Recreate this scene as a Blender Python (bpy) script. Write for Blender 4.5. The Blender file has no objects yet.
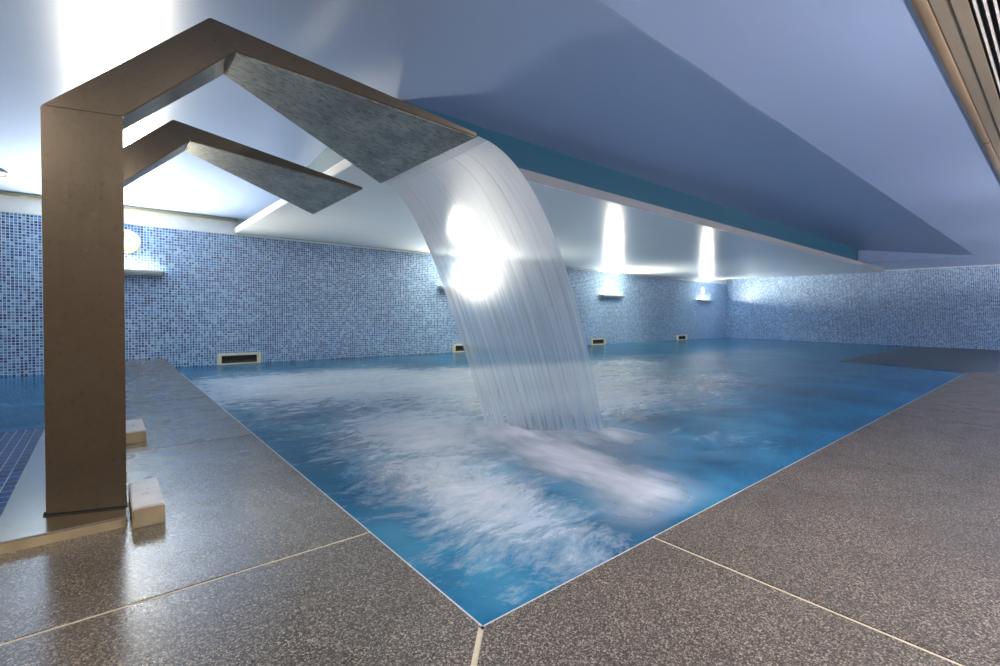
import bpy, bmesh, math, random
from mathutils import Vector, Matrix, noise
random.seed(7)
SC = bpy.context.scene
COL = SC.collection
PI = math.pi

# ------------------------------------------------------------------ helpers
def link(name, bm, mats, parent=None, smooth=False):
    me = bpy.data.meshes.new(name)
    bmesh.ops.recalc_face_normals(bm, faces=bm.faces[:])
    bm.to_mesh(me); bm.free()
    if not isinstance(mats, (list, tuple)):
        mats = [mats]
    for m in mats:
        me.materials.append(m)
    if smooth:
        for p in me.polygons:
            p.use_smooth = True
    o = bpy.data.objects.new(name, me)
    COL.objects.link(o)
    if parent:
        o.parent = parent
    return o

def tag(o, label=None, cat=None, group=None, kind=None):
    if label: o['label'] = label
    if cat: o['category'] = cat
    if group: o['group'] = group
    if kind: o['kind'] = kind
    return o

def struct(name, bm, mats, smooth=False):
    return tag(link(name, bm, mats, None, smooth), kind='structure')

def thing(name, label, cat, loc=(0, 0, 0), group=None):
    o = bpy.data.objects.new(name, None)
    o.empty_display_size = .1
    COL.objects.link(o)
    o.location = loc
    return tag(o, label, cat, group)

def box(bm, x0, x1, y0, y1, z0, z1, bevel=0, mat=0):
    vs = [bm.verts.new(p) for p in ((x0,y0,z0),(x1,y0,z0),(x1,y1,z0),(x0,y1,z0),(x0,y0,z1),(x1,y0,z1),(x1,y1,z1),(x0,y1,z1))]
    fs = [bm.faces.new([vs[i] for i in f]) for f in ((0,3,2,1),(4,5,6,7),(0,1,5,4),(1,2,6,5),(2,3,7,6),(3,0,4,7))]
    for f in fs: f.material_index = mat
    if bevel:
        es = {e for f in fs for e in f.edges}
        bmesh.ops.bevel(bm, geom=list(es), offset=bevel, segments=2, affect='EDGES')
    return fs

def BOX(*a, **k):
    bm = bmesh.new(); box(bm, *a, **k); return bm

def prism(bm, pts, z0, z1, mat=0):
    """vertical prism over a polygon in plan (counter-clockwise)"""
    lo = [bm.verts.new((x, y, z0)) for x, y in pts]
    hi = [bm.verts.new((x, y, z1)) for x, y in pts]
    n = len(pts)
    fs = [bm.faces.new(hi), bm.faces.new(lo[::-1])]
    for i in range(n):
        j = (i + 1) % n
        fs.append(bm.faces.new((lo[i], lo[j], hi[j], hi[i])))
    for f in fs: f.material_index = mat
    return fs

def lathe(bm, prof, M, n=32, mat=0, cap=True):
    """prof: list of (radius, height) turned about local Z, placed by matrix M"""
    rings = []
    for r, h in prof:
        rings.append([bm.verts.new(M @ Vector((r*math.cos(2*PI*k/n), r*math.sin(2*PI*k/n), h))) for k in range(n)])
    for a, b in zip(rings, rings[1:]):
        for k in range(n):
            f = bm.faces.new((a[k], a[(k+1) % n], b[(k+1) % n], b[k])); f.material_index = mat
    if cap:
        for r_ in (rings[0][::-1], rings[-1]):
            f = bm.faces.new(r_); f.material_index = mat

def loft(bm, A, B, mat=0, close=True):
    """solid between two matching outlines A and B (lists of 3D points)"""
    a = [bm.verts.new(p) for p in A]; b = [bm.verts.new(p) for p in B]
    n = len(a)
    for i in range(n if close else n-1):
        j = (i + 1) % n
        f = bm.faces.new((a[i], a[j], b[j], b[i])); f.material_index = mat
    f = bm.faces.new(a[::-1]); f.material_index = mat
    f = bm.faces.new(b); f.material_index = mat

# ------------------------------------------------------------------ node kit
class NT:
    def __init__(self, name):
        self.m = bpy.data.materials.new(name); self.m.use_nodes = True
        self.t = self.m.node_tree; self.t.nodes.clear()
        self.out = self.n('ShaderNodeOutputMaterial')
    def n(self, typ, ins=None, **props):
        nd = self.t.nodes.new(typ)
        for k, v in props.items(): setattr(nd, k, v)
        for k, v in (ins or {}).items(): self.set(nd.inputs[k], v)
        return nd
    def set(self, sock, v):
        if hasattr(v, 'is_output') or isinstance(v, bpy.types.NodeSocket): self.t.links.new(v, sock)
        elif hasattr(v, 'outputs'): self.t.links.new(v.outputs[0], sock)
        else:
            if sock.type == 'RGBA' and len(v) == 3: v = (*v, 1)
            sock.default_value = v
    def math(self, op, a, b=0.0, c=None, clamp=False):
        nd = self.n('ShaderNodeMath', operation=op, use_clamp=clamp)
        self.set(nd.inputs[0], a); self.set(nd.inputs[1], b)
        if c is not None: self.set(nd.inputs[2], c)
        return nd.outputs[0]
    def mix(self, f, a, b, blend='MIX'):
        nd = self.n('ShaderNodeMix', data_type='RGBA', blend_type=blend)
        self.set(nd.inputs[0], f); self.set(nd.inputs[6], a); self.set(nd.inputs[7], b)
        return nd.outputs[2]
    def ramp(self, f, stops, interp='LINEAR'):
        nd = self.n('ShaderNodeValToRGB'); cr = nd.color_ramp; cr.interpolation = interp
        while len(cr.elements) < len(stops): cr.elements.new(.5)
        for e, (p, c) in zip(cr.elements, stops):
            e.position = p
            e.color = (*c, 1) if isinstance(c, (tuple, list)) else (c, c, c, 1)
        self.set(nd.inputs[0], f)
        return nd.outputs[0]
    def range(self, f, a, b, c=0., d=1., smooth=False):
        nd = self.n('ShaderNodeMapRange', clamp=True, interpolation_type='SMOOTHSTEP' if smooth else 'LINEAR')
        self.set(nd.inputs[0], f)
        for i, v in enumerate((a, b, c, d)): self.set(nd.inputs[i+1], v)
        return nd.outputs[0]
    def noise(self, vec, scale, detail=3, rough=.5, dist=0., out=0):
        nd = self.n('ShaderNodeTexNoise', {'Scale': scale, 'Detail': detail, 'Roughness': rough, 'Distortion': dist})
        self.set(nd.inputs['Vector'], vec)
        return nd.outputs[out]
    def map(self, vec, loc=(0,0,0), rot=(0,0,0), scale=(1,1,1)):
        nd = self.n('ShaderNodeMapping', {'Location': loc, 'Rotation': rot, 'Scale': scale})
        self.set(nd.inputs['Vector'], vec)
        return nd.outputs[0]
    def obj(self): return self.n('ShaderNodeTexCoord').outputs['Object']
    def sep(self, v):
        nd = self.n('ShaderNodeSeparateXYZ'); self.set(nd.inputs[0], v); return nd.outputs
    def comb(self, x, y, z):
        nd = self.n('ShaderNodeCombineXYZ')
        for i, v in enumerate((x, y, z)): self.set(nd.inputs[i], v)
        return nd.outputs[0]
    def bump(self, h, strength=.2, dist=.01):
        nd = self.n('ShaderNodeBump', {'Strength': strength, 'Distance': dist}); self.set(nd.inputs['Height'], h)
        return nd.outputs[0]
    def bsdf(self, **ins):
        nd = self.n('ShaderNodeBsdfPrincipled')
        for k, v in ins.items(): self.set(nd.inputs[k.replace('_', ' ')], v)
        return nd.outputs[0]
    def done(self, sh):
        self.set(self.out.inputs['Surface'], sh); return self.m

def plain(name, color, rough=.5, metal=0., var=.06, scale=8., bump=0., spec=.5):
    k = NT(name); v = k.obj(); n = k.noise(v, scale, 4)
    c = k.mix(k.range(n, .3, .7), tuple(x*(1-var) for x in color), tuple(min(1, x*(1+var)) for x in color))
    ins = dict(Base_Color=c, Roughness=k.range(n, .2, .8, rough*.85, min(1, rough*1.15)), Metallic=metal)
    ins['Specular_IOR_Level'] = spec
    if bump: ins['Normal'] = k.bump(n, bump)
    return k.done(k.bsdf(**ins))

# ------------------------------------------------------------------ materials
def mat_mosaic(name, axis):
    k = NT(name); s = k.sep(k.obj())
    p = .043
    u = k.math('DIVIDE', s[axis], p); w = k.math('DIVIDE', s[2], p)
    fu = k.math('FRACT', u); fw = k.math('FRACT', w)
    cell = k.comb(k.math('FLOOR', u), k.math('FLOOR', w), 0.)
    wn = k.n('ShaderNodeTexWhiteNoise', noise_dimensions='2D'); k.set(wn.inputs['Vector'], cell)
    big = k.noise(k.comb(s[axis], s[2], 0.), .9, 2)
    val = k.math('ADD', wn.outputs[0], k.range(big, .3, .7, -.12, .12), clamp=True)
    tile = k.ramp(val, [(0, (.006, .024, .13)), (.22, (.02, .085, .30)), (.52, (.065, .21, .47)), (.8, (.15, .32, .56)), (1, (.30, .50, .66))])
    du = k.math('ABSOLUTE', k.math('SUBTRACT', fu, .5)); dw = k.math('ABSOLUTE', k.math('SUBTRACT', fw, .5))
    g = k.math('GREATER_THAN', k.math('MAXIMUM', du, dw), .39)
    col = k.mix(g, tile, (.62, .74, .80))
    return k.done(k.bsdf(Base_Color=col, Roughness=k.math('MULTIPLY_ADD', g, .4, .30), Normal=k.bump(k.math('SUBTRACT', 1., g), .25, .003)))

def mat_ledge():
    k = NT('blue_ledge_tile'); s = k.sep(k.obj())
    u = k.math('DIVIDE', s[0], .056); w = k.math('DIVIDE', s[1], .1)
    cell = k.comb(k.math('FLOOR', u), k.math('FLOOR', w), 0.)
    wn = k.n('ShaderNodeTexWhiteNoise', noise_dimensions='2D'); k.set(wn.inputs['Vector'], cell)
    tile = k.ramp(wn.outputs[0], [(0, (.008, .022, .10)), (.5, (.015, .05, .20)), (1, (.04, .10, .30))])
    du = k.math('ABSOLUTE', k.math('SUBTRACT', k.math('FRACT', u), .5)); dw = k.math('ABSOLUTE', k.math('SUBTRACT', k.math('FRACT', w), .5))
    g = k.math('MAXIMUM', k.math('GREATER_THAN', du, .455), k.math('MULTIPLY', k.math('GREATER_THAN', dw, .46), .6))
    col = k.mix(g, tile, (.45, .55, .68))
    return k.done(k.bsdf(Base_Color=col, Roughness=.14, Normal=k.bump(k.math('SUBTRACT', 1., g), .2, .003)))

def mat_granite(name='granite_paving', dark=1., wet=False):
    k = NT(name); v = k.obj(); s = k.sep(v)
    vo = k.n('ShaderNodeTexVoronoi', {'Scale': 240., 'Randomness': 1.}, feature='F1'); k.set(vo.inputs['Vector'], v)
    gr = k.sep(vo.outputs['Color'])[0]
    b = k.noise(v, 90, 4, .75); c = k.noise(v, 2.2, 3)
    val = k.math('ADD', k.math('MULTIPLY', gr, .6), k.math('MULTIPLY', k.range(b, .3, .7), .4))
    col = k.ramp(val, [(.15, (.018*dark, .016*dark, .015*dark)), (.38, (.055*dark, .046*dark, .038*dark)), (.62, (.18*dark, .145*dark, .112*dark)), (.85, (.56*dark, .47*dark, .37*dark))])
    col = k.mix(k.range(c, .3, .7, .08, .42), col, (.06*dark, .053*dark, .048*dark))
    # a water film lies on the strip between the pools, the long side is dry
    dry = k.range(k.math('ADD', s[0], k.math('MULTIPLY', k.math('SUBTRACT', c, .5), 1.2)), .5, 1.5, smooth=True)
    rough = k.range(dry, 0., 1., .26, .48)
    rough = k.math('ADD', rough, k.range(k.noise(v, 5, 4), .45, .75, 0., .14))
    if wet: rough = .1
    film = k.range(dry, 0., 1., 1., .0) if not wet else 1.
    return k.done(k.bsdf(Base_Color=col, Roughness=rough, Normal=k.bump(k.noise(v, 2.5, 3), .05, .02), IOR=1.5, Specular_IOR_Level=.36,
                         Coat_Weight=film, Coat_Roughness=.22, Coat_IOR=1.9))

def mat_ceiling(name, color, rough=.3, spec=.55):
    k = NT(name); v = k.obj()
    n = k.noise(k.map(v, scale=(.5, 2.2, 1)), 1.1, 2, .5); f = k.noise(v, 45, 2)
    h = k.math('ADD', k.math('MULTIPLY', n, 1.), k.math('MULTIPLY', f, .015))
    return k.done(k.bsdf(Base_Color=color, Roughness=rough, Normal=k.bump(h, .22, .03), Specular_IOR_Level=spec))

def mat_steel(name, color, rough, streak=(40, 40, 1.2), stain=.3, dirt=None):
    k = NT(name); v = k.obj()
    br = k.noise(k.map(v, scale=streak), 6, 3); bl = k.noise(v, 4.5, 5, .65); fine = k.noise(v, 38, 4, .7)
    c = k.mix(k.range(bl, .3, .72, 0, stain), color, tuple(x*.62 for x in color))
    c = k.mix(k.range(fine, .56, .70, 0, stain*.8), c, dirt or tuple(x*.5 for x in color))
    r = k.math('ADD', k.range(br, .2, .8, rough*.93, rough*1.07), k.range(bl, .35, .7, 0, .08))
    return k.done(k.bsdf(Base_Color=c, Metallic=1., Roughness=r, Normal=k.bump(br, .005, .001)))

def mat_stain():
    k = NT('stained_steel'); v = k.obj()
    bl = k.noise(k.map(v, scale=(1.6, 1, 1)), 3.5, 5, .65); fine = k.noise(k.map(v, scale=(1, 2.4, 1)), 22, 5, .72); lime = k.noise(v, 7, 4, .6)
    c = k.mix(k.range(bl, .3, .7), (.22, .25, .25), (.46, .48, .44))
    c = k.mix(k.range(fine, .50, .64, 0, .8), c, (.12, .115, .095))
    c = k.mix(k.range(lime, .6, .72, 0, .5), c, (.62, .62, .55))
    return k.done(k.bsdf(Base_Color=c, Metallic=.55, Roughness=k.range(fine, .3, .7, .38, .6), Normal=k.bump(fine, .1, .004)))

def mat_water(name, main=True):
    k = NT(name); v = k.obj()
    warp = k.noise(v, .7, 3, out=1)
    wn = k.n('ShaderNodeVectorMath', operation='MULTIPLY_ADD'); k.set(wn.inputs[0], warp); wn.inputs[1].default_value = (.9, .9, 0); k.set(wn.inputs[2], v)
    wv = wn.outputs[0]
    n1 = k.noise(wv, 1.1, 4, .6)
    n2 = k.noise(k.map(wv, rot=(0, 0, .9), scale=(1, 3., 1)), 2.6, 9, .72)
    n3 = k.noise(k.map(wv, rot=(0, 0, -.4), scale=(1, 1.7, 1)), 8., 8, .78)
    n4 = k.noise(wv, .8, 3, .5)
    col = k.ramp(n1, [(.30, (.005, .072, .165)), (.52, (.013, .15, .29)), (.72, (.05, .27, .43))])
    ins = dict(Base_Color=col, Roughness=.2, IOR=1.33, Specular_IOR_Level=.36)
    if main:
        def blob(cx, cy, rx, ry, rot=0.):
            ss = k.sep(k.map(v, loc=(-cx, -cy, 0)))
            ca, sa = math.cos(rot), math.sin(rot)
            a = k.math('ADD', k.math('MULTIPLY', ss[0], ca/rx), k.math('MULTIPLY', ss[1], sa/rx))
            b = k.math('ADD', k.math('MULTIPLY', ss[0], -sa/ry), k.math('MULTIPLY', ss[1], ca/ry))
            d = k.math('ADD', k.math('MULTIPLY', a, a), k.math('MULTIPLY', b, b))
            return k.math('POWER', 2.718, k.math('MULTIPLY', d, -1.))
        froth = [(2.4, 6.8, 2.0, 1.9, .1, 1.1), (1.6, 2.0, .40, .95, -.1, .80), (2.0, 3.6, .6, .8, 0, .75), (4.2, 3.9, 1.6, 1.0, .3, .75),
                 (6.5, 3.6, 2.2, .8, .1, .5), (5.6, 6., 2.4, 1.4, 0, .8), (10., 5.5, 4., 1.6, 0, .3)]
        w = 0.08
        for cx, cy, rx, ry, rot, amp in froth:
            w = k.math('ADD', w, k.math('MULTIPLY', blob(cx, cy, rx, ry, rot), amp))
        w = k.math('MINIMUM', w, 1.05)
        tex = k.math('ADD', k.math('ADD', k.math('MULTIPLY', n2, .38), k.math('MULTIPLY', n3, .42)), k.math('MULTIPLY', n4, .20))
        fo = k.math('MULTIPLY_ADD', w, .36, tex)
        foam = k.range(fo, .60, .94, 0., .85)
        ins['Base_Color'] = k.mix(foam, col, (.90, .93, .95))
        ins['Roughness'] = k.math('MULTIPLY_ADD', foam, .4, .13)
        ins['Normal'] = k.bump(k.math('MULTIPLY_ADD', n3, .25, n2), .30, .05)
    else:
        ins['Normal'] = k.bump(n1, .12, .03)
    return k.done(k.bsdf(**ins))

def mat_sheet():
    k = NT('falling_water'); uv = k.n('ShaderNodeUVMap').outputs[0]; s = k.sep(uv)
    st = k.noise(k.map(uv, scale=(34, 1.1, 1)), 1., 4, .6, .15); st2 = k.noise(k.map(uv, scale=(110, 2.2, 1)), 1., 3, .6)
    t = k.math('ADD', k.math('MULTIPLY', st, .6), k.math('MULTIPLY', st2, .4))
    thin = k.range(s[1], .12, .85, 0., 1., smooth=True)             # sheet thins as it falls
    lo = k.math('MULTIPLY_ADD', thin, .17, .22)
    a = k.range(k.math('SUBTRACT', t, lo), .0, .24, .42, .98)
    a = k.math('MULTIPLY', a, k.math('MULTIPLY_ADD', thin, -.32, 1.))
    edge = k.math('ABSOLUTE', k.math('SUBTRACT', s[0], .5))
    a = k.math('MULTIPLY', a, k.range(s[1], .70, 1.0, 1., .62, smooth=True))
    rim = k.range(edge, .46, .5, 0., .35)
    a = k.math('ADD', a, k.math('MULTIPLY', rim, k.math('SUBTRACT', 1., thin)), clamp=True)
    tr = k.n('ShaderNodeBsdfTransparent', {'Color': (.93, .97, 1.)})
    df = k.n('ShaderNodeBsdfDiffuse', {'Color': (.93, .95, .97)})
    tl = k.n('ShaderNodeBsdfTranslucent', {'Color': (.95, .96, .98)})
    gl = k.n('ShaderNodeBsdfGlossy', {'Color': (1, 1, 1), 'Roughness': .3}); k.set(gl.inputs['Normal'], k.bump(t, .4, .02))
    m1 = k.n('ShaderNodeMixShader', {0: .6}); k.set(m1.inputs[1], df); k.set(m1.inputs[2], tl)
    rf = k.n('ShaderNodeBsdfRefraction', {'Color': (.97, .98, 1.), 'Roughness': .72, 'IOR': 1.11})
    m0 = k.n('ShaderNodeMixShader', {0: .34}); k.set(m0.inputs[1], m1); k.set(m0.inputs[2], rf); m1 = m0
    m2 = k.n('ShaderNodeMixShader', {0: .10}); k.set(m2.inputs[1], m1); k.set(m2.inputs[2], gl)
    m3 = k.n('ShaderNodeMixShader'); k.set(m3.inputs[0], a); k.set(m3.inputs[1], tr); k.set(m3.inputs[2], m2)
    return k.done(m3.outputs[0])

def mat_spray():
    k = NT('white_spray'); v = k.obj()
    at = k.n('ShaderNodeAttribute', attribute_name='froth_amount').outputs['Fac']
    n = k.noise(k.map(v, scale=(3.2, 1.2, 1)), 2.0, 5, .6, .5)
    a = k.math('MULTIPLY', at, k.range(n, .25, .65, .6, 1.), clamp=True)
    tr = k.n('ShaderNodeBsdfTransparent')
    df = k.n('ShaderNodeBsdfDiffuse', {'Color': (.95, .96, .97)}); tl = k.n('ShaderNodeBsdfTranslucent', {'Color': (.85, .88, .92)})
    m1 = k.n('ShaderNodeMixShader', {0: .35}); k.set(m1.inputs[1], df); k.set(m1.inputs[2], tl)
    m = k.n('ShaderNodeMixShader'); k.set(m.inputs[0], a); k.set(m.inputs[1], tr); k.set(m.inputs[2], m1)
    return k.done(m.outputs[0])

def mat_glow(name, color, strength):
    k = NT(name); e = k.n('ShaderNodeEmission', {'Color': color, 'Strength': strength})
    return k.done(e.outputs[0])

M = dict(
    mosaic_x=mat_mosaic('blue_mosaic_long', 0), mosaic_y=mat_mosaic('blue_mosaic_end', 1), ledge=mat_ledge(),
    granite=mat_granite(), wet_granite=plain('flooded_granite', (.045, .05, .052), .3, var=.3, scale=30, spec=.22), grout=plain('beige_grout', (.62, .54, .40), .7, bump=.1, scale=60),
    ceiling=mat_ceiling('gloss_ceiling_paint', (.40, .52, .77), .30, .28), soffit=mat_ceiling('gloss_soffit_paint', (.74, .80, .84), .21, .16),
    white=plain('white_plaster', (.80, .82, .80), .5), steel=mat_steel('brushed_steel', (.25, .20, .147), .28, (10, 10, .5), .55),
    under=mat_stain(),
    plinth=mat_steel('polished_steel', (.66, .62, .54), .16, (3, 3, 3), .25), stone=plain('pale_stone', (.62, .56, .50), .3, var=.18, scale=14, bump=.1),
    water=mat_water('churning_pool_water'), calm=mat_water('calm_pool_water', False), sheet=mat_sheet(), spray=mat_spray(),
    cream=plain('cream_plastic', (.84, .78, .56), .4), dark=plain('dark_cavity', (.05, .04, .02), .6), cap=plain('grey_metal', (.42, .42, .40), .35, .8),
    trough=plain('satin_aluminium', (.30, .29, .27), .45, .2), tube=mat_glow('lamp_tube_glow', (1., .88, .66), 1.6), lens=mat_glow('fill_lamp_glow', (1., .93, .82), 3.),
    beige=plain('beige_lacquer', (.30, .225, .15), .3, scale=3), tan=plain('tan_panel', (.30, .25, .18), .5), slat=plain('beige_slat', (.11, .095, .075), .45),
    black=plain('black_gap', (.012, .011, .010), .7), olive=plain('olive_shadow_trim', (.36, .36, .26), .5), edge=plain('white_pool_edge', (.55, .58, .60), .3),
    teal=mat_ceiling('teal_upstand_paint', (.014, .10, .165), .4), kerb=plain('dull_gold_kerb', (.40, .32, .19), .3, .25, var=.15), shell=plain('pale_enamel', (.74, .70, .60), .4), lip_shade=plain('shaded_lip_grey', (.27, .29, .30), .45), wallp=plain('warm_plaster', (.50, .44, .37), .7))

# ------------------------------------------------------------------ dimensions (metres; the eye is the origin)
ZD, ZW = -1.0, -1.022            # deck and water level
YB, XR, XL, YF = 10.1, 22.0, -4.6, -2.6
PX, PY = .915, 1.17              # near corner of the pool
ZC = 1.72                        # main ceiling
YR0, YR1, ZR, XE = 1.69, 4.37, 2.135, 18.5   # raised, sloped bay of the ceiling

# ------------------------------------------------------------------ room shell
def floor():
    bm = bmesh.new(); g = .009; t = .05
    def slab(pts): prism(bm, pts, ZD - t, ZD)
    y0 = -.75
    slab([(-1.5, y0), (-1.005-g, y0), (PX, PY+2*g), (PX, 2.01-g), (-1.5, 2.01-g)])
    slab([(-1.005+g, y0), (1.89-g, y0), (1.89-g, PY), (PX+g, PY)])
    xs = [1.89, 4.08, 6.26, 8.44, 10.62, 12.35]
    for a, b in zip(xs, xs[1:]): slab([(a+g, y0), (b-g, y0), (b-g, PY), (a+g, PY)])
    xs = [-1.005, 1.89, 4.08, 6.26, 8.44, 10.62, 12.35]
    for a, b in zip(xs, xs[1:]): slab([(a+g, YF), (b-g, YF), (b-g, y0-2*g), (a+g, y0-2*g)])
    slab([(XL, YF), (-1.005-g, YF), (-1.005-g, y0-2*g), (XL, y0-2*g)])
    slab([(XL, y0), (-1.5-2*g, y0), (-1.5-2*g, 2.01-g), (XL, 2.01-g)])
    slab([(XL, 2.01+g), (PX, 2.01+g), (PX, 4.19-g), (-.37, 4.19-g), (-.37, 2.75), (XL, 2.75)])
    for a, b in ((4.19, 6.37), (6.37, 8.55)): slab([(-.37, a+g), (PX, a+g), (PX, b-g), (-.37, b-g)])
    # last slab rises gently to the long wall
    z1 = -.85
    lo = [(-.37, 8.55+g), (PX, 8.55+g), (PX, 9.05), (.80, YB), (-.37, YB)]
    hz = [ZD, ZD, ZD, z1, z1]
    a = [bm.verts.new((x, y, ZD-t)) for x, y in lo]; b = [bm.verts.new((x, y, z)) for (x, y), z in zip(lo, hz)]
    bm.faces.new(a[::-1]); bm.faces.new((b[0], b[1], b[2])); bm.faces.new((b[0], b[2], b[3], b[4]))
    for i in range(5): bm.faces.new((a[i], a[(i+1) % 5], b[(i+1) % 5], b[i]))
    # grout bed
    for r in ((XL, 12.35, YF, PY-.004), (XL, PX-.004, PY-.004, 2.74), (-.365, PX-.004, 2.74, YB)):
        box(bm, r[0], r[1], r[2], r[3], ZD-.3, ZD-.004, mat=1)
    return struct('floor', bm, [M['granite'], M['grout']])
floor()

bm = bmesh.new()     # thin white edging strip around the pool
box(bm, PX, PX+.008, PY, 9.05, -1.3, ZD-.002); box(bm, PX, 12.35, PY, PY+.008, -1.3, ZD-.002)
struct('trim_1', bm, M['edge'])

struct('wall_back', BOX(XL, XR+.2, YB, YB+.2, -1.6, 1.425), M['mosaic_x'])
struct('trim_2', BOX(XL, 1.89, YB-.012, YB+.2, 1.425, 1.80), M['white'])
struct('trim_3', BOX(1.89, XR, YB+.002, YB+.2, 1.425, 2.3), M['white'])
struct('wall_right', BOX(XR, XR+.2, YF, YB, -1.6, 1.70), M['mosaic_y'])
struct('trim_4', BOX(XR+.004, XR+.2, YF, YB, 1.70, 2.3), M['white'])
struct('wall_left', BOX(XL-.2, XL, YF, YB, -1.6, 2.3), M['wallp'])
struct('wall_front', BOX(XL, XR, YF-.2, YF, -1.6, 2.3), M['wallp'])

def ceiling():
    bm = bmesh.new()
    V = lambda x, y, z: bm.verts.new((x, y, z))
    def quad(*p): bm.faces.new([V(*q) for q in p])
    quad((XL, YF, ZC), (XR, YF, ZC), (XR, YR0, ZC), (XL, YR0, ZC))
    quad((XL, YR0, ZC), (XE, YR0, ZC), (XE, YR1, ZR), (XL, YR1, ZR))
    # left bay falls back to the long wall with a soft ridge
    N = 48; prev = None
    for i in range(N+1):
        f = i/N; y = YR1 + f*(YB-YR1)
        h00, h10 = 2*f**3-3*f*f+1, f**3-2*f*f+f
        h01, h11 = -2*f**3+3*f*f, f**3-f*f
        z = h00*ZR + h10*(YB-YR1)*.155 + h01*ZC - h11*(YB-YR1)*.10
        row = (V(XL, y, z), V(XE, y, z))
        if prev: bm.faces.new((prev[0], prev[1], row[1], row[0]))
        prev = row
    quad((XE, YR0, ZC), (XE, YB, ZC), (XE, YB, ZR), (XE, YR1, ZR))
    quad((XE, YR0, ZC), (XR, YR0, ZC), (XR, YB, ZC), (XE, YB, ZC))
    bmesh.ops.remove_doubles(bm, verts=bm.verts[:], dist=.0005)
    return struct('ceiling', bm, M['ceiling'])
ceiling()
struct('ceiling_roof', BOX(XL-.2, XR+.2, YF-.2, YB+.2, 2.3, 2.4), M['white'])

# dropped soffit: thin slab with a set-back upstand
bm = bmesh.new(); box(bm, 1.89, 19.15, 3.825, YB, 1.45, 1.562, .006)
struct('ceiling_soffit', bm, M['soffit'])
struct('soffit_lip_shade', BOX(1.90, 19.14, 3.818, 3.8245, 1.452, 1.560), M['lip_shade'])  # strip added to darken the soffit's front lip, shade put into its grey
bm = bmesh.new(); box(bm, 2.3, XE, YR1, YR1+.08, 1.562, 2.28); box(bm, 2.3, 2.38, YR1, YB, 1.562, 2.28); box(bm, XE-.08, XE, YR1, YB, 1.562, 2.28)
struct('ceiling_upstand', bm, M['teal'])

# ------------------------------------------------------------------ water
def water_sheet_mesh(x0, x1, y0, y1, step):
    bm = bmesh.new()
    box(bm, x0, x1, y0, y1, ZW-.4, ZW)
    return bm
o = link('pool_water', water_sheet_mesh(PX+.008, XR-.003, PY+.008, YB-.003, .1), M['water'])
tag(o, 'blue churning water filling the large pool in front of the waterfall', 'water', kind='stuff')
o = link('pool_water', water_sheet_mesh(XL+.003, -.37, 5.5, YB-.003, .2), M['calm'])
tag(o, 'still blue water of the small pool behind the steel post', 'water', kind='stuff')
struct('floor_ledge', BOX(XL, -.37, 2.75, 5.5, -1.3, ZD-.004), M['ledge'])
bm = bmesh.new(); prism(bm, [(12.35, YF), (XR, YF), (XR, 3.45), (13.0, 3.45), (12.35, PY)], -1.3, ZW+.004)
struct('floor_step', bm, M['wet_granite'])

# ------------------------------------------------------------------ spouts
YC = 2.99
def near_y(x): return YC - (.014 + (x+.215)*.3485)
def make_spout():
    root = thing('water_spout', 'large brushed steel pool spout pouring a sheet of water', 'water spout', (-.05, YC, -.945))
    L = Vector(root.location)
    N = {n: Vector((x, near_y(x), z)) for n, x, z in (('A', -.215, -.945), ('B', -.215, .911), ('C', .411, 1.449), ('D', 1.723, 1.079), ('d', 1.723, 1.058), ('E', .518, 1.306), ('F', .073, .905), ('G', .073, -.945))}
    Y = dict(A=YC+.02, B=YC+.02, C=3.05, D=3.665, d=3.665, E=3.03, F=3.106, G=3.106)
    Fp = {n: Vector((p.x + (.037 if n in 'Dd' else 0), Y[n], p.z)) for n, p in N.items()}
    def seg(name, keys, m, bev=.004):
        bm = bmesh.new()
        loft(bm, [N[q]-L for q in keys], [Fp[q]-L for q in keys])
        bmesh.ops.bevel(bm, geom=bm.edges[:], offset=bev, segments=2, affect='EDGES')
        return link(name, bm, m, root)
    seg('post', 'ABFG', M['steel']); seg('arm', 'BCEF', M['steel']); nz = seg('nozzle', 'CDdE', M['steel'], .003)
    # stained plate under the nozzle
    bm = bmesh.new()
    def ins(p, dz): return p - L + Vector((0, 0, dz))
    q = [N['E'].lerp(Fp['E'], .03), N['d'].lerp(Fp['d'], .008), N['d'].lerp(Fp['d'], .992), N['E'].lerp(Fp['E'], .97)]
    q = [q[0].lerp(q[1], .004), q[0].lerp(q[1], .99), q[3].lerp(q[2], .99), q[3].lerp(q[2], .004)]
    loft(bm, [ins(p, -.006) for p in q], [ins(p, .004) for p in q])
    link('underside_plate', bm, M['under'], nz)
    # dark water slot in the mouth
    bm = bmesh.new()
    a, b = N['D'].lerp(N['d'], .5), Fp['D'].lerp(Fp['d'], .5)
    a2, b2 = a.lerp(b, .012), a.lerp(b, .988)
    box_pts = lambda dx: [a2-L+Vector((dx, 0, -.006)), b2-L+Vector((dx, 0, -.006)), b2-L+Vector((dx, 0, .006)), a2-L+Vector((dx, 0, .006))]
    loft(bm, box_pts(-.02), box_pts(.003))
    link('mouth_slot', bm, M['black'], nz)
    # thin dark seal under the post
    bm = bmesh.new()
    pts = [(-.224, near_y(-.215)-.006), (.078, near_y(.073)-.006), (.078, 3.112), (-.224, YC+.026)]
    loft(bm, [Vector((x, y, -.95))-L for x, y in pts], [Vector((x, y, -.944))-L for x, y in pts])
    link('foot_seal', bm, M['black'], root)
    return root
sp = make_spout()
def copy_tree(o, parent=None):
    c = o.copy(); COL.objects.link(c); c.parent = parent
    for ch in list(o.children): copy_tree(ch, c)
    return c
s2 = copy_tree(sp); s2.location.y += 1.645
s2['label'] = 'dry steel pool spout standing behind the pouring one, no water running'

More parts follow.
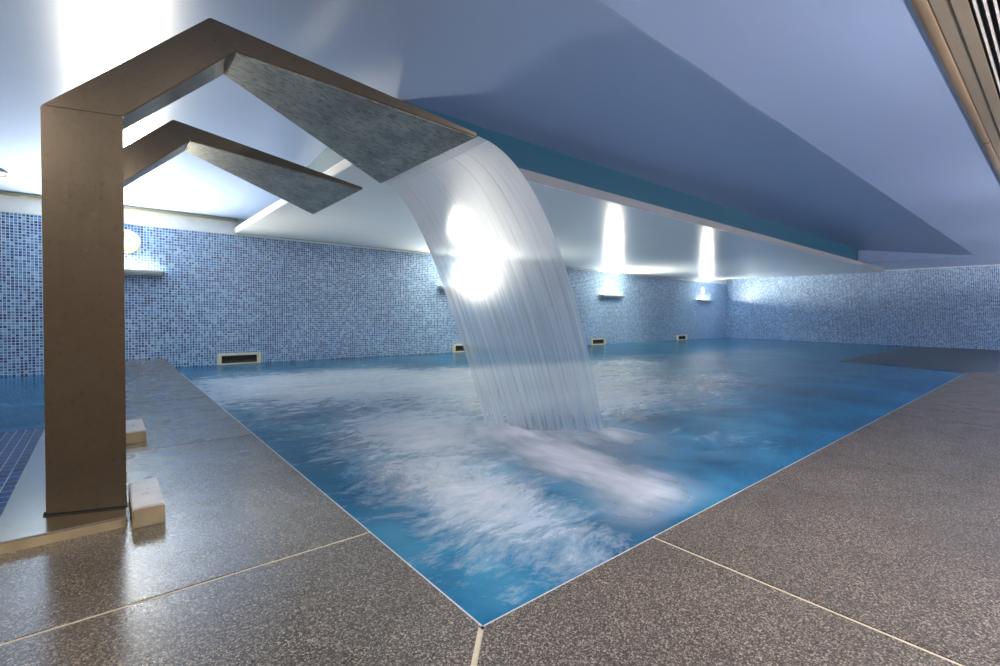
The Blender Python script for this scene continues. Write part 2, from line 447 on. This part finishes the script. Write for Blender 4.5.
# falling sheet of water
def fall():
    bm = bmesh.new(); NU, NV = 72, 60
    uvl = bm.loops.layers.uv.new('UVMap')
    z0, z1 = 1.069, ZW
    grid = {}
    for side in (0, 1):
        for i in range(NU+1):
            u = i/NU
            ya, yb = 2.315, 3.655
            for j in range(NV+1):
                v = j/NV; d = (z0-z1)*(v**1.35)
                a = 1.0 + (.53-1.0)*u
                yn = ya + .055*d; yf = yb - .226*d
                y = yn + (yf-yn)*u
                x = 1.724 + .036*u + a*math.sqrt(d+.0004)
                w = noise.noise(Vector((u*9, v*.7, 1.3)))*.007*min(1, v*v*5) + noise.noise(Vector((u*26, v*1.1, 4.)))*.0015*min(1, v*v*5)
                th = (.012 + .012*v) * (1 if side else 0)
                nx, nz = math.sqrt(d+.02), .5*a
                ln = math.hypot(nx, nz)
                grid[side, i, j] = (bm.verts.new((x + w*nx/ln - th*nx/ln*.8, y, z0 - d + w*nz/ln - th*nz/ln*.8)), u, v)
    def f(ks):
        fc = bm.faces.new([grid[k][0] for k in ks])
        for lp, k in zip(fc.loops, ks): lp[uvl].uv = grid[k][1:]
    for i in range(NU):
        for j in range(NV):
            f([(0, i, j), (0, i+1, j), (0, i+1, j+1), (0, i, j+1)])
    for f_ in bm.faces: f_.smooth = True
    for k, g in list(grid.items()):
        if k[0] == 1: bm.verts.remove(g[0])
    o = link('waterfall', bm, M['sheet'], None, True)
    return tag(o, 'broad white sheet of water falling from the spout into the pool', 'waterfall')
fall()

# froth thrown up where the sheet lands, drifting away over the surface
def spray():
    bm = bmesh.new(); dl = bm.verts.layers.float.new('froth_amount')
    x0, x1, y0, y1, st = 1.5, 4.8, PY+.02, 4.4, .03
    nx, ny = int((x1-x0)/st), int((y1-y0)/st); V = {}
    for i in range(nx+1):
        for j in range(ny+1):
            x, y = x0+i*st, y0+j*st
            # landing line from (3.16,2.43) to (2.55,3.18)
            ax, ay, bx, by = 3.16, 2.43, 2.55, 3.18
            t = max(0, min(1, ((x-ax)*(bx-ax)+(y-ay)*(by-ay))/((bx-ax)**2+(by-ay)**2)))
            dl_ = math.hypot(x-ax-t*(bx-ax), y-ay-t*(by-ay))
            land = math.exp(-(dl_/.42)**2)
            # drift towards the near long edge
            ax, ay, bx, by = 2.52, 2.75, 2.30, 1.22
            t = max(0, min(1, ((x-ax)*(bx-ax)+(y-ay)*(by-ay))/((bx-ax)**2+(by-ay)**2)))
            d2 = math.hypot(x-ax-t*(bx-ax), y-ay-t*(by-ay))
            drift = math.exp(-(d2/(.28+.10*t))**2)
            n = noise.fractal(Vector((x*2.2, y*1.6, 2.)), 1., 2., 4)
            n2 = noise.fractal(Vector((x*6., y*3.5, 7.)), 1., 2., 5)
            den = (1-(1-land*.52)*(1-drift*.80))*(1+.40*n+.35*n2)
            edge = min(1, min(x-x0, x1-x, y-y0, y1-y)/.25)
            q = max(0, min(1, den*1.05)); den = .88*q*q*(3-2*q)*max(0, edge)
            v = bm.verts.new((x, y, ZW + .006 + .05*land*(1+.6*n)*edge + .02*drift)); v[dl] = den; V[i, j] = v
    for i in range(nx):
        for j in range(ny):
            bm.faces.new((V[i, j], V[i+1, j], V[i+1, j+1], V[i, j+1]))
    o = link('water_froth', bm, M['spray'], None, True)
    return tag(o, 'soft white froth spreading where the waterfall hits the pool', 'froth', kind='stuff')
spray()

# ------------------------------------------------------------------ plinth and blocks beside the spouts
t = thing('plinth', 'low polished metal plinth carrying both spouts', 'plinth', (-.15, 4.2, ZD))
link('top_plate', BOX(-.22, .22, -1.45, 1.4, .040, .050, .002), M['plinth'], t)
link('kerb', BOX(-.218, .218, -1.447, 1.398, .0, .040), M['kerb'], t)
def block(label, x0, x1, y0, y1, h):
    t = thing('stone_block', label, 'block', ((x0+x1)/2, (y0+y1)/2, ZD))
    a, b = (x1-x0)/2, (y1-y0)/2
    link('casing', BOX(-a, a, -b, b, 0, h-.012, .003), M['kerb'], t)
    link('cap', BOX(-a+.004, a-.004, -b+.004, b-.004, h-.012, h, .003), M['stone'], t)
block('pale capped block on the deck at the foot of the pouring spout', .088, .212, 2.70, 3.14, .095)
block('pale capped block on the deck beside the dry rear spout', .095, .235, 4.45, 4.93, .09)

# ------------------------------------------------------------------ wall sconces, wall discs, skimmers
ZL = .66
def make_sconce(x, label, y=YB, rz=0., e=74, group='uplighting sconces on the mosaic wall'):
    root = thing('wall_sconce', label, 'wall lamp', (x, y, ZL), group)
    root.rotation_euler = (0, 0, rz)
    r, h, n = .085, .575, 18
    bm = bmesh.new()
    arc = [(-.105 + r*math.cos(PI + PI*k/n), r*math.sin(PI + PI*k/n)) for k in range(n+1)]
    arc2 = [(-.105 + (r-.008)*math.cos(PI + PI*k/n), (r-.008)*math.sin(PI + PI*k/n)) for k in range(n+1)][::-1]
    prof = arc + arc2
    loft(bm, [(-h, y, z) for y, z in prof], [(h, y, z) for y, z in prof])
    for f in bm.faces:      # pale outer shell, grey reflector inside
        c = f.calc_center_median()
        if math.hypot(c.y+.105, c.z) < r-.003 and abs(c.x) < h-.01: f.material_index = 1
    link('trough', bm, [M['shell'], M['trough']], root)
    for sgn in (-1, 1):
        bm = bmesh.new()
        loft(bm, [(sgn*h, y, z) for y, z in arc], [(sgn*(h+.03), -.105+(y+.105)*.9, z*.9) for y, z in arc])
        link('end_cap', bm, M['cap'], root)
    link('wall_bracket', BOX(-.15, .15, -.022, -.0005, -.05, .0), M['cap'], root)
    bm = bmesh.new()
    lathe(bm, [(.018, -h+.05), (.018, h-.05)], Matrix.Translation((0, -.105, -.03)) @ Matrix.Rotation(PI/2, 4, 'Y'), 12)
    link('lamp_tube', bm, M['tube'], root, True)
    li = bpy.data.lights.new('sconce_light', 'AREA'); li.shape = 'RECTANGLE'; li.size = .7; li.size_y = .03
    li.energy = e; li.color = (1., .94, .78) if y > 0 else (1., .93, .98)
    lo = bpy.data.objects.new('sconce_light', li); COL.objects.link(lo); lo.parent = root; lo.location = (0, -.125, -.004)
    lo.rotation_euler = (PI + math.radians(76 if y > 0 else 22), 0, 0)
    return root
for x, lb in ((.19, 'long trough wall light showing its end just past the steel post'),
              (6.98, 'trough wall light mostly hidden behind the waterfall'),
              (13.33, 'trough wall light just past the waterfall, above the third skimmer'),
              (19.8, 'farthest trough wall light, near the corner of the two mosaic walls')):
    make_sconce(x, lb, e=98 if x < 1 else 74)

for x in (3.4, 8.6, 13.8, 19.0):      # unseen copies of the lamps, added as fill for the near ceiling
    make_sconce(x, 'added trough fill light on the plaster wall facing the mosaic, unseen', YF, PI, 84, 'added fill lamps on the plaster wall')

def wall_disc(x, z, r, label):
    root = thing('wall_disc', label, 'wall fitting', (x, YB, z), 'round cream discs above the sconces')
    R = Matrix.Rotation(PI/2, 4, 'X')
    bm = bmesh.new(); lathe(bm, [(r*.98, .0005), (r, .012), (r*.95, .030), (r*.80, .034), (r*.74, .026)], R, 40)
    link('rim', bm, M['cream'], root, True)
    bm = bmesh.new(); lathe(bm, [(r*.73, .0255), (r*.6, .036), (r*.3, .044), (r*.02, .046)], R, 40)
    link('cover', bm, M['cream'], root, True)
for x, z, r, lb in ((.28, 1.13, .20, 'round cream wall disc half hidden by the steel post'), (7.0, 1.10, .18, 'round wall disc seen through the waterfall'),
                    (13.2, 1.05, .17, 'round wall disc above the sconce beside the waterfall'), (19.7, 1.05, .17, 'round wall disc above the farthest sconce')):
    wall_disc(x, z, r, lb)

def skimmer(x, label):
    root = thing('pool_skimmer', label, 'skimmer', (x, YB, -.912), 'skimmer openings at the waterline')
    w, h, b, d = .37, .105, .042, .06
    bm = bmesh.new()
    box(bm, -w, w, -d, -.0005, h-b, h, .004); box(bm, -w, w, -d, -.0005, -h, -h+b*.6, .004)
    box(bm, -w, -w+b*1.6, -d, -.0005, -h+b*.6, h-b, .002); box(bm, w-b*1.6, w, -d, -.0005, -h+b*.6, h-b, .002)
    link('frame', bm, M['cream'], root)
    link('opening', BOX(-w+b*1.6, w-b*1.6, -.006, -.0005, -h+b*.6, h-b), M['black'], root)
    link('weir_flap', BOX(-w+b*1.8, w-b*1.8, -.022, -.010, -h+b*.6, -h+.075, .003), M['dark'], root)
for x, lb in ((1.96, 'cream framed skimmer opening nearest the granite walkway'), (7.2, 'cream framed skimmer just before the waterfall edge'),
              (12.68, 'cream framed skimmer showing right beside the waterfall'), (18.05, 'cream framed skimmer nearest the far corner')):
    skimmer(x, lb)

# ------------------------------------------------------------------ ceiling fittings
t = thing('slot_diffuser', 'long thin air slot above the white wall band by the posts', 'air vent', (-1.3, YB, 1.71))
bm = bmesh.new(); box(bm, -3.2, 3.24, -.05, -.013, -.045, -.012); link('frame', bm, M['olive'], t)
bm = bmesh.new(); box(bm, -3.2, 3.24, -.062, -.05, -.008, .0); link('slot_line', bm, M['olive'], t)
t = thing('slot_diffuser', 'thin dark air slot in the dropped white ceiling along the wall', 'air vent', (9.8, YB-.17, 1.45))
link('frame', BOX(-7.2, 7.2, -.035, .035, -.012, -.0005), M['soffit'], t)
link('slot_line', BOX(-7.18, 7.18, -.018, .018, -.0135, -.012), M['dark'], t)

t = thing('ceiling_speaker', 'round ringed ceiling fitting cut by the picture edge', 'ceiling fitting', (-1.17, 9.2, 1.80))
R = Matrix.Rotation(PI, 4, 'X')
for r0, r1, nm, mt in ((.20, .155, 'outer_ring', 'olive'), (.15, .10, 'middle_ring', 'white'), (.095, .06, 'inner_ring', 'olive')):
    bm = bmesh.new(); lathe(bm, [(r1, -.01), (r0, -.01), (r0, .014), ((r0+r1)/2, .022), (r1, .014), (r1, -.01)], R, 36, cap=False)
    link(nm, bm, M[mt], t, True)
bm = bmesh.new(); lathe(bm, [(.058, -.01), (.05, .012), (.01, .016)], R, 28); link('centre_cone', bm, M['white'], t, True)

# cornice, beige panel and louvred grille along the near side of the ceiling
bm = bmesh.new(); n = 14
prof = [(.595, 1.722)] + [(.562 + .033*math.cos(-PI*k/n), 1.716 + .012*math.sin(-PI*k/n)) for k in range(n+1)] + [(.529, 1.722)]
loft(bm, [(.3, y, z) for y, z in prof], [(14, y, z) for y, z in prof])
struct('trim_5', bm, M['beige'], True)
struct('trim_6', BOX(.3, 14, .455, .527, 1.708, 1.722), M['tan'])
t = thing('ceiling_grille', 'beige louvred air grille running along the ceiling edge', 'air grille', (4.5, .3, 1.714))
bm = bmesh.new(); box(bm, -3.5, 5.5, .092, .153, -.012, .005, .002); box(bm, -3.5, 5.5, -.32, -.27, -.012, .005, .002); box(bm, -3.55, -3.5, -.32, .153, -.012, .005); box(bm, 5.5, 5.55, -.32, .153, -.012, .005)
link('frame', bm, M['tan'], t)
link('duct_backing', BOX(-3.5, 5.5, -.27, .092, .002, .005), M['black'], t)
y = .07
while y > -.26:
    bm = bmesh.new()
    loft(bm, [(-3.5, y-.008, .001), (-3.5, y+.006, -.012), (-3.5, y+.010, -.010), (-3.5, y-.004, .0015)], [(5.5, y-.008, .001), (5.5, y+.006, -.012), (5.5, y+.010, -.010), (5.5, y-.004, .0015)])
    link('slat', bm, M['slat'], t); y -= .036

# ------------------------------------------------------------------ unseen lamps added as fill, recessed over the near deck
def fill_lamp(x, y, e, label):
    t = thing('ceiling_fill_lamp', label, 'fill lamp', (x, y, ZC), 'added fill lamps over the near deck')
    bm = bmesh.new(); lathe(bm, [(.07, -.001), (.095, -.001), (.095, -.01), (.07, -.014)], Matrix(), 28, cap=False); link('bezel', bm, M['white'], t, True)
    bm = bmesh.new(); lathe(bm, [(.068, -.003), (.02, -.004)], Matrix(), 28); link('lens', bm, M['lens'], t)
    li = bpy.data.lights.new('fill_lamp', 'AREA'); li.shape = 'DISK'; li.size = .13; li.energy = e; li.color = (1., .93, .84)
    lo = bpy.data.objects.new('fill_lamp', li); COL.objects.link(lo); lo.parent = t; lo.location = (0, 0, -.02)
for x, y, e in ((-1.2, -.6, 24), (2.3, .1, 22), (-2.6, 1.2, 14)):
    fill_lamp(x, y, e, 'added round fill lamp recessed over the near deck, unseen')

W = bpy.data.worlds.new('World'); SC.world = W; W.use_nodes = True
W.node_tree.nodes['Background'].inputs[0].default_value = (.5, .6, .8, 1); W.node_tree.nodes['Background'].inputs[1].default_value = .2

# ------------------------------------------------------------------ camera (level-ish view, slight roll and lens shift)
yaw, pit, rol = (math.radians(a) for a in (50.182, -1.4289, .5912))
f = Vector((math.cos(yaw)*math.cos(pit), math.sin(yaw)*math.cos(pit), math.sin(pit)))
r = f.cross(Vector((0, 0, 1))).normalized(); u = r.cross(f)
r2 = r*math.cos(rol) + u*math.sin(rol); u2 = u*math.cos(rol) - r*math.sin(rol)
cam = bpy.data.cameras.new('camera'); co = bpy.data.objects.new('camera', cam); COL.objects.link(co)
cam.sensor_width = 36; cam.lens = 474.07/1000*36; cam.shift_y = -.00801; cam.clip_start = .05
co.matrix_world = Matrix(((r2.x, u2.x, -f.x, 0), (r2.y, u2.y, -f.y, 0), (r2.z, u2.z, -f.z, 0), (0, 0, 0, 1)))
SC.camera = co

vs = SC.view_settings
vs.view_transform = 'Standard'; vs.look = 'None'; vs.gamma = 1; vs.exposure = 1.63; vs.use_curve_mapping = False
